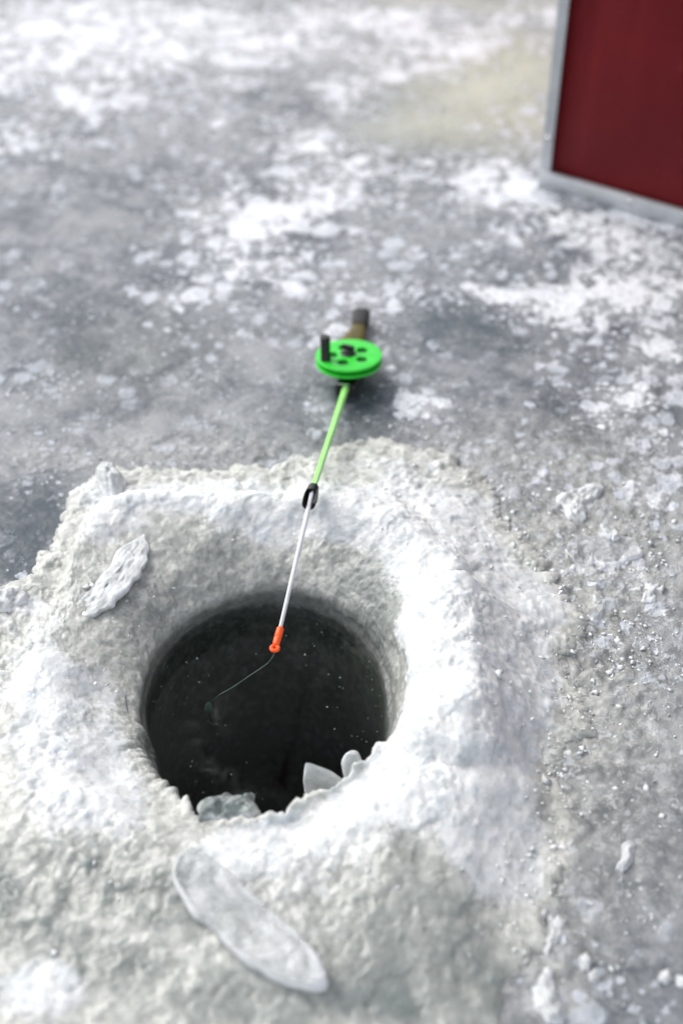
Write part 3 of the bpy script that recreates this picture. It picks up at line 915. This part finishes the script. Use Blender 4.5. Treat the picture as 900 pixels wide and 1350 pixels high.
# loose crumbs of ice and grains of frost, scattered where the photograph shows them
def crumbs():
    rnd = random.Random(21)
    zones = [(790, 850, 110, 130, 1100, 1.2), (730, 700, 110, 70, 900, 1.2), (860, 700, 70, 70, 450, 1.0), (720, 1000, 60, 130, 700, 1.3), (640, 640, 90, 40, 350, 1.0), (700, 1190, 70, 90, 300, 1.3),
             (150, 760, 80, 50, 260, .9), (250, 800, 60, 40, 160, .8), (560, 560, 60, 26, 220, .9), (810, 540, 60, 30, 300, 1.0), (840, 400, 90, 60, 320, 1.0), (500, 630, 100, 26, 300, .8), (120, 1150, 90, 60, 160, 1.1),
             (840, 1230, 60, 110, 150, 1.0), (600, 860, 130, 200, 120, .7), (100, 900, 80, 120, 300, .8), (450, 690, 130, 30, 200, .7), (300, 560, 240, 50, 260, .7), (450, 450, 450, 250, 500, .8), (560, 1180, 120, 100, 260, 1.0),
             (860, 1000, 60, 200, 200, .9)]
    V, F = [], []
    base = [(1, 0, 0), (0, 1, 0), (-1, 0, 0), (0, -1, 0), (0, 0, 1), (0, 0, -1)]
    tri = [(0, 1, 4), (1, 2, 4), (2, 3, 4), (3, 0, 4), (1, 0, 5), (2, 1, 5), (3, 2, 5), (0, 3, 5)]
    for (px, py, rx, ry, cnt, sc) in zones:
        for _ in range(int(cnt * .55)):
            p = W(px + rnd.gauss(0, rx * .55), py + rnd.gauss(0, ry * .55), 0.01)
            if ((p.x - HC.x) / (HRX + .012)) ** 2 + ((p.y - HC.y) / (HRY + .012)) ** 2 < 1: continue
            z = surf(p.x, p.y)
            if z > .005 and rnd.random() < .8: continue
            s = sc * .0007 * (0.35 + rnd.expovariate(1.3))
            s = min(s, .0048)
            Mx = Matrix.Translation((p.x, p.y, z + s * .15)) @ Matrix.Rotation(rnd.uniform(0, 6.3), 4, 'Z') @ Matrix.Rotation(rnd.gauss(0, .5), 4, 'X') @ Matrix.Diagonal((s * rnd.uniform(.8, 1.35), s * rnd.uniform(.6, 1.1), s * rnd.uniform(.3, .7), 1))
            o = len(V)
            for b in base:
                v = Mx @ (Vector(b) + Vector((rnd.uniform(-.4, .4), rnd.uniform(-.4, .4), rnd.uniform(-.3, .3))))
                V.append(v[:])
            F += [(o + a, o + b, o + c) for a, b, c in tri]
    o = mesh_np('ice_crumbs', np.array(V), None, crystal_material('crumb_ice', tint=(.82, .84, .85), trans=.0, rough=.65, dark=(.62, .64, .64)), smooth=True, tris=np.array(F))
    tag(o, 'loose crumbs and splinters of ice scattered over the slush and lake ice', 'ice crumbs', kind='stuff')


crumbs()


# ------------------------------------------------------------------ the fishing rod
def frame(zaxis, xhint):
    z = Vector(zaxis).normalized()
    x = Vector(xhint); x = (x - z * x.dot(z)).normalized()
    y = z.cross(x)
    return Matrix((x, y, z)).transposed().to_4x4()


def loft(bm, secs, seg=20, cap=True):
    """secs: (centre, xvec, yvec, rx, ry, squareness)"""
    loops = []
    for c, xv, yv, rx, ry, sq in secs:
        L = []
        for k in range(seg):
            t = 2 * math.pi * k / seg
            a_, b_ = math.cos(t), math.sin(t)
            e = 2.0 / sq
            a_ = math.copysign(abs(a_) ** e, a_); b_ = math.copysign(abs(b_) ** e, b_)
            L.append(bm.verts.new(c + xv * (a_ * rx) + yv * (b_ * ry)))
        loops.append(L)
    for p, q in zip(loops[:-1], loops[1:]):
        for k in range(seg):
            bm.faces.new((p[k], p[(k + 1) % seg], q[(k + 1) % seg], q[k]))
    if cap:
        bm.faces.new(loops[0][::-1]); bm.faces.new(loops[-1])
    return bm


def tube(name, pts, rads, mat, parent, seg=14, sq=2.0):
    pts = [Vector(p) for p in pts]
    bm = bmesh.new()
    secs = []
    for i, p in enumerate(pts):
        d = (pts[min(i + 1, len(pts) - 1)] - pts[max(i - 1, 0)]).normalized()
        x = d.cross(Vector((0, 0, 1)))
        if x.length < .1: x = d.cross(Vector((0, 1, 0)))
        x.normalize(); y = x.cross(d)
        secs.append((p, x, y, rads[i], rads[i], sq))
    loft(bm, secs, seg)
    return bm_obj(name, bm, mat, parent)


P0 = W(457, 508, .0125); P1 = W(412.5, 645, .036); P2 = W(406, 667, .0385); P3 = W(368.5, 832, .031); P4 = W(364, 848, .0295)
rod = empty('fishing_rod', (W(457, 500, 0).x, W(457, 500, 0).y, 0))
tag(rod, 'short lime green ice fishing rod with round reel, tip over the hole', 'fishing rod')
N_ = 10
pts = [P0.lerp(P1, i / N_) for i in range(N_ + 1)]
tube('blank', pts, [.0029 - .0007 * i / N_ for i in range(N_ + 1)], M_BLANK, rod)
# fine ridge running along the blank, the nylon laid on it
pts = [p + Vector((.0012, 0, .0024)) for p in pts]
pts2 = [P2.lerp(P3, i / 8) + Vector((0, 0, .0016)) for i in range(9)]
tube('fishing_line', pts + pts2, [.00022] * len(pts + pts2), M_TIPW, rod, 6)
pts = [P1.lerp(P3, i / 12) for i in range(13)]
tube('rod_tip', pts, [.0019 - .0006 * i / 12 for i in range(13)], M_TIPW, rod)

# guide clip: socket and an open collar
ax = (P2 - P1).normalized()
side = ax.cross(Vector((0, 0, 1))).normalized(); up = side.cross(ax)
g0 = P1 - ax * .001
bm = bmesh.new()
loft(bm, [(g0 - ax * .002, side, up, .0030, .0030, 2), (g0 - ax * .0015, side, up, .0040, .0042, 2), (g0 + ax * .005, side, up, .0048, .0046, 2.2), (g0 + ax * .006, side, up, .0046, .0044, 2.2)], 24)
guide = bm_obj('line_guide', bm, M_BLACK, rod)
bm = bmesh.new()
seg = 26
secA = []
for k, (dist, ro) in enumerate([(.005, .0049), (.009, .0053), (.014, .0054), (.019, .0051), (.0205, .0047)]):
    Lo, Li = [], []
    for j in range(seg + 1):
        open_half = .75 if dist < .006 else 1.05
        t = math.pi / 2 + open_half + (2 * math.pi - 2 * open_half) * j / seg
        dr = side * math.cos(t) + up * math.sin(t)
        cc = g0 + ax * dist
        Lo.append(bm.verts.new(cc + dr * ro)); Li.append(bm.verts.new(cc + dr * (ro - .0016)))
    secA.append((Lo, Li))
for (Lo, Li), (Mo, Mi) in zip(secA[:-1], secA[1:]):
    for j in range(seg):
        bm.faces.new((Lo[j], Lo[j + 1], Mo[j + 1], Mo[j])); bm.faces.new((Li[j], Mi[j], Mi[j + 1], Li[j + 1]))
    bm.faces.new((Lo[0], Mo[0], Mi[0], Li[0])); bm.faces.new((Lo[seg], Li[seg], Mi[seg], Mo[seg]))
for Lo, Li in (secA[0], secA[-1]):
    for j in range(seg):
        bm.faces.new((Lo[j], Li[j], Li[j + 1], Lo[j + 1]))
collar = bm_obj('guide_collar', bm, M_BLACK, None)
collar.parent = guide

# orange tip
d = (P4 - P3).normalized(); sd = d.cross(Vector((0, 0, 1))).normalized(); ud = sd.cross(d)
bm = bmesh.new()
loft(bm, [(P3 - d * .003, sd, ud, .0017, .0017, 2), (P3 - d * .002, sd, ud, .0025, .0025, 2), (P3 + d * .004, sd, ud, .0026, .0026, 2), (P3 + d * .0048, sd, ud, .0021, .0021, 2),
          (P3 + d * .0058, sd, ud, .0026, .0026, 2), (P3 + d * .010, sd, ud, .0024, .0024, 2), (P3 + d * .0115, sd, ud, .0018, .0018, 2)], 20)
tip = bm_obj('tip_sleeve', bm, M_ORANGE, rod)
bm = bmesh.new()
ce = P3 + d * .0138
dc = (Vector((0, 0, CAM_H)) - ce).normalized()
nrm = (ud * .9 + d * -.2).normalized()
xr = nrm.cross(sd).normalized(); yr = nrm.cross(xr)
maj, mnr = .0023, .0014
rings_ = []
for i in range(24):
    t = 2 * math.pi * i / 24
    dr = xr * math.cos(t) + yr * math.sin(t)
    rings_.append([bm.verts.new(ce + dr * (maj + mnr * math.cos(u * math.pi / 5)) + nrm * mnr * math.sin(u * math.pi / 5)) for u in range(10)])
for i in range(24):
    for u in range(10):
        bm.faces.new((rings_[i][u], rings_[(i + 1) % 24][u], rings_[(i + 1) % 24][(u + 1) % 10], rings_[i][(u + 1) % 10]))
eye = bm_obj('tip_eye', bm, M_ORANGE, None)
eye.parent = tip

# line hanging from the tip to the lure under the water
ln = [ce, W(361, 862, .020), W(355, 872, .008), W(345, 880, -.002), W(330, 890, -.012), W(317, 899, -.024), W(305, 907, -.034), W(296, 912, -.041), W(290, 915, ZW), W(284, 918, -.052), W(277, 922, -.062)]
fine_l = []
for i in range(len(ln) - 1):
    a_, b_, c_, d_ = ln[max(i - 1, 0)], ln[i], ln[i + 1], ln[min(i + 2, len(ln) - 1)]
    for k in range(4):
        fine_l.append(catmull(a_, b_, c_, d_, k / 4))
fine_l.append(ln[-1])
tube('fishing_line', fine_l, [.00018] * len(fine_l), M_LINE, rod, 6)

# lure seen under the surface
lp = W(275, 927, -.062)
lure = empty('fishing_lure', lp)
tag(lure, 'small pale green lure hanging on the line under the dark water', 'lure')
bm = bmesh.new()
loft(bm, [(lp + Vector((0, 0, .004)), Vector((1, 0, 0)), Vector((0, 1, 0)), .0006, .0006, 2), (lp + Vector((0, 0, .001)), Vector((1, 0, 0)), Vector((0, 1, 0)), .0028, .002, 2),
          (lp + Vector((0, 0, -.003)), Vector((1, 0, 0)), Vector((0, 1, 0)), .0036, .0026, 2), (lp + Vector((0, 0, -.007)), Vector((1, 0, 0)), Vector((0, 1, 0)), .002, .0016, 2), (lp + Vector((0, 0, -.008)), Vector((1, 0, 0)), Vector((0, 1, 0)), .0006, .0006, 2)], 14)
bm_obj('lure_body', bm, M_LURE, lure)
hk = [lp + Vector((0, 0, -.007)), lp + Vector((0, 0, -.014)), lp + Vector((.002, 0, -.017)), lp + Vector((.005, 0, -.016)), lp + Vector((.006, 0, -.012))]
tube('hook', hk, [.0004, .0004, .0004, .0004, .00015], M_STEEL, lure, 6)

# reel
RC = W(459.5, 469, .0262)
RR = .0272
rn = Vector((-.02, math.sin(R_(9)), math.cos(R_(9)))).normalized()
FM = Matrix.Translation(RC) @ frame(rn, (1, 0.0, 0))
reel = empty('reel', RC)
reel.parent = rod
reel.location = RC - rod.location


def reel_obj(name, bm, mat, matrix, parent=None):
    o = bm_obj(name, bm, mat, None, matrix=Matrix.Translation(-RC) @ matrix)
    o.parent = parent or reel
    return o


def flange(name, holes, z0, thick, mat, radius=RR):
    cu = bpy.data.curves.new('tmp', 'CURVE')
    cu.dimensions = '2D'; cu.fill_mode = 'BOTH'; cu.extrude = thick / 2; cu.bevel_depth = .0004; cu.bevel_resolution = 2

    def circ(cx, cy, r, n=64):
        s = cu.splines.new('POLY'); s.points.add(n - 1)
        for i in range(n):
            t = 2 * math.pi * i / n
            s.points[i].co = (cx + r * math.cos(t), cy + r * math.sin(t), 0, 1)
        s.use_cyclic_u = True
    circ(0, 0, radius, 96)
    for h in holes: circ(*h, 28)
    tmp = bpy.data.objects.new('tmp', cu)
    me = bpy.data.meshes.new_from_object(tmp)
    bpy.data.objects.remove(tmp); bpy.data.curves.remove(cu)
    bm = bmesh.new(); bm.from_mesh(me); bpy.data.meshes.remove(me)
    bmesh.ops.remove_doubles(bm, verts=bm.verts[:], dist=1e-6)
    return reel_obj(name, bm, mat, FM @ Matrix.Translation((0, 0, z0)))


hol = [(.50 * RR * math.cos(R_(34 + 72 * i)), .50 * RR * math.sin(R_(34 + 72 * i)), .0051) for i in range(5)]
flange('upper_flange', hol, 0, .0014, M_GREEN)
flange('lower_flange', [], -.0056, .0014, M_GREEN)
bm = bmesh.new()
bmesh.ops.create_cone(bm, cap_ends=True, segments=64, radius1=RR * .80, radius2=RR * .80, depth=.0030)
reel_obj('line_drum', bm, M_DGREEN, FM @ Matrix.Translation((0, 0, -.0029)))
# crank knob
kp = Matrix.Translation(Vector((-.70 * RR, -.30 * RR, 0)))
bm = bmesh.new()
Vx, Vy = Vector((1, 0, 0)), Vector((0, 1, 0))
loft(bm, [(Vector((0, 0, z)), Vx, Vy, r_, r_, 2) for z, r_ in [(.0008, .0042), (.0012, .0046), (.003, .0040), (.016, .0041), (.0205, .0044), (.0222, .0043), (.0228, .0036)]], 28)
reel_obj('crank_knob', bm, M_BLACK, FM @ kp)
# axle nut with wings
bm = bmesh.new()
loft(bm, [(Vector((0, 0, z)), Vx, Vy, r_, r_, 2) for z, r_ in [(.0008, .0068), (.0018, .0066), (.0024, .0050), (.0050, .0044), (.0056, .0036)]], 28)
reel_obj('axle_nut', bm, M_BLACK, FM @ Matrix.Translation((-.0004, .002, 0)))
bm = bmesh.new()
loft(bm, [(Vector((0, 0, z)), Vx, Vy, a_, b_, 2.6) for z, a_, b_ in [(.004, .0050, .0018), (.0075, .0062, .0016), (.0088, .0050, .0013)]], 20)
reel_obj('wing', bm, M_BLACK, FM @ Matrix.Translation((-.0004, .002, 0)) @ Matrix.Rotation(R_(-25), 4, 'Z'))

# reel seat, clamp, handle
bx = (P1 - P0).normalized()
sd = bx.cross(Vector((0, 0, 1))).normalized(); ud = sd.cross(bx)
bm = bmesh.new()
c0 = P0 + Vector((0, 0, -.0022)) + bx * .003
S0 = c0 - bx * .045
loft(bm, [(c0 + bx * a_, sd, ud, w_, h_, 5) for a_, w_, h_ in [(.003, .0078, .0050), (.0022, .0087, .0058), (-.010, .0088, .0062), (-.034, .0085, .0062), (-.046, .0068, .0056)]], 28)
seat = bm_obj('reel_seat', bm, M_BLACK, rod)
bm = bmesh.new()
loft(bm, [(c0 + bx * a_ + sd * .0022 + ud * .0062, sd, ud, .0052, .0007, 4) for a_ in (.0036, .0012)], 16)
cl = bm_obj('line_clip', bm, M_STEEL, None); cl.parent = seat
bm = bmesh.new()
loft(bm, [(RC - rn * .0068, Vx, Vy, .0075, .0075, 2), (RC - rn * .014, Vx, Vy, .0065, .0065, 2)], 20)
ft = bm_obj('reel_foot', bm, M_BLACK, None); ft.parent = seat
seat.matrix_parent_inverse = Matrix.Translation(-rod.location)
# handle: flattened grip rising behind the reel
H0 = c0 - bx * .040
H1 = W(476, 433, .006); H2 = W(474.5, 412, .014)
hd = (H2 - H0); 
ctr = [H0, W(463, 452, .008), W(470, 441, .008), W(473.5, 432, .008), W(474.5, 427, .0085)]
wd = [.0085, .0110, .0082, .0062, .0058]; ht = [.0040, .0042, .0042, .0042, .0042]
bm = bmesh.new()
secs = []
for i, c in enumerate(ctr):
    dd = (ctr[min(i + 1, 4)] - ctr[max(i - 1, 0)]).normalized()
    xs = Vector((1, 0, 0)); xs = (xs - dd * xs.dot(dd)).normalized(); ys = xs.cross(dd)
    secs.append((c, xs, ys, wd[i], ht[i], 3))
loft(bm, secs, 24)
hdl = bm_obj('handle', bm, M_OLIVE, rod)
bm = bmesh.new()
ctr = [W(473.5, 431, .0082), W(474.5, 428, .0086), W(475.5, 420, .0092), W(476, 414.5, .0100), W(476, 413, .0101)]
wd = [.0060, .0074, .0078, .0079, .0070]; ht = [.0045, .0062, .0066, .0068, .0058]
secs = []
for i, c in enumerate(ctr):
    dd = (ctr[min(i + 1, 4)] - ctr[max(i - 1, 0)]).normalized()
    xs = Vector((1, 0, 0)); xs = (xs - dd * xs.dot(dd)).normalized(); ys = xs.cross(dd)
    secs.append((c, xs, ys, wd[i], ht[i], 4))
loft(bm, secs, 24)
cp_ = bm_obj('end_cap', bm, M_CAP, None); cp_.parent = hdl

# ------------------------------------------------------------------ the red shelter
A = W(709, 244, 0); B = W(905, 301, 0)
u = (B - A); u.z = 0; u.normalize()
wv_ = Vector((-u.y, u.x, 0))          # away from the camera
if wv_.y < 0: wv_ = -wv_
BW, BD, BH = 1.25, 1.1, 1.5
shel = empty('shelter', A)
shel.rotation_euler = (0, 0, math.atan2(u.y, u.x))
tag(shel, 'dark red ice fishing shelter with silver metal edge trims and rivets', 'shelter')
FLOOR = .004


def red_material():
    n = N('red_vinyl')
    a = n.noise(4, 5, .6)
    wv = n.noise(900, 2, .5)
    c = n.mix(n.range(a, .3, .7), (.11, .0015, .004), (.165, .0025, .006))
    st = n.noise(3, 4, .6, vec=n.vmath('MULTIPLY', n.co, (14.0, 14.0, 1.0)))
    c = n.mix(n.range(st, .4, .8, 0, .3), c, (.26, .02, .025))
    b = n.bump(wv, .0006, .7)
    b = n.bump(n.noise(2.2, 3, .5, .6), .02, .25, b)
    sc = n.range(n.noise(35, 6, .7), .60, .75, 0, .35)
    c = n.mix(sc, c, (.24, .05, .05))
    return n.set(Base_Color=c, Roughness=.5, Normal=b, Specular_IOR_Level=.25)


def alu_material():
    n = N('brushed_aluminium')
    a = n.noise(20, 6, .65)
    c = n.mix(n.range(a, .3, .7), (.48, .50, .52), (.66, .68, .70))
    b = n.bump(n.noise(90, 5, .6), .0008, .6)
    r = n.math('ADD', .38, n.math('MULTIPLY', n.noise(45, 4), .25))
    return n.set(Base_Color=c, Roughness=r, Metallic=.75, Normal=b)


M_RED, M_ALU = red_material(), alu_material()


def box(name, x0, x1, y0, y1, z0, z1, mat, bev=.001, parent=None):
    bm = bmesh.new()
    bmesh.ops.create_cube(bm, size=1)
    for v in bm.verts:
        v.co = Vector((x0 + (v.co.x + .5) * (x1 - x0), y0 + (v.co.y + .5) * (y1 - y0), z0 + (v.co.z + .5) * (z1 - z0)))
    if bev: bmesh.ops.bevel(bm, geom=bm.edges[:], offset=bev, segments=2, affect='EDGES', profile=.5)
    o = bm_obj(name, bm, mat, None)
    o.parent = parent or shel
    return o


T = .0105; TB = .0135
box('wall_panel', .006, BW - .006, .006, .016, FLOOR + .004, BH - .004, M_RED)
box('wall_panel', .006, BW - .006, BD - .016, BD - .006, FLOOR + .004, BH - .004, M_RED)
box('wall_panel', .006, .016, .018, BD - .018, FLOOR + .004, BH - .004, M_RED)
box('wall_panel', BW - .016, BW - .006, .018, BD - .018, FLOOR + .004, BH - .004, M_RED)
box('roof_panel', .0, BW, .0, BD, BH + .001, BH + .018, M_RED)


def angle_trim(x, y, sx, sy):
    """corner post of folded sheet: an L section"""
    bm = bmesh.new()
    t = .002
    pr = [(0, 0), (T, 0), (T, t), (t, t), (t, T), (0, T)]
    lo = [bm.verts.new((x + sx * a_, y + sy * b_, FLOOR + TB + .0005)) for a_, b_ in pr]
    hi = [bm.verts.new((x + sx * a_, y + sy * b_, BH)) for a_, b_ in pr]
    bm.faces.new(lo); bm.faces.new(hi)
    for i in range(6):
        bm.faces.new((lo[i], lo[(i + 1) % 6], hi[(i + 1) % 6], hi[i]))
    o = bm_obj('corner_trim', bm, M_ALU, None, smooth=False); o.parent = shel
    return o


trims = [angle_trim(0, 0, 1, 1), angle_trim(BW, 0, -1, 1), angle_trim(0, BD, 1, -1), angle_trim(BW, BD, -1, -1)]
bts = [box('base_trim', -.001, BW + .001, -.002, .004, FLOOR - .004, FLOOR + TB, M_ALU),
       box('base_trim', -.001, BW + .001, BD - .004, BD + .002, FLOOR - .004, FLOOR + TB, M_ALU),
       box('base_trim', -.002, .004, .005, BD - .005, FLOOR - .004, FLOOR + TB - .001, M_ALU),
       box('base_trim', BW - .004, BW + .002, .005, BD - .005, FLOOR - .004, FLOOR + TB - .001, M_ALU)]


def rivet(x, z, y, parent):
    bm = bmesh.new()
    bmesh.ops.create_uvsphere(bm, u_segments=14, v_segments=8, radius=.0042)
    for v in bm.verts: v.co = Vector((x + v.co.x, y + v.co.y * .5, z + v.co.z))
    o = bm_obj('rivet', bm, M_STEEL, None); o.parent = parent


for x in (.098, .30, .52, .74, .96, 1.17): rivet(x, FLOOR + TB * .55, -.002, bts[0])
for z in (.052, .35, .65, .95, 1.25): rivet(T * .5, z, 0, trims[0])
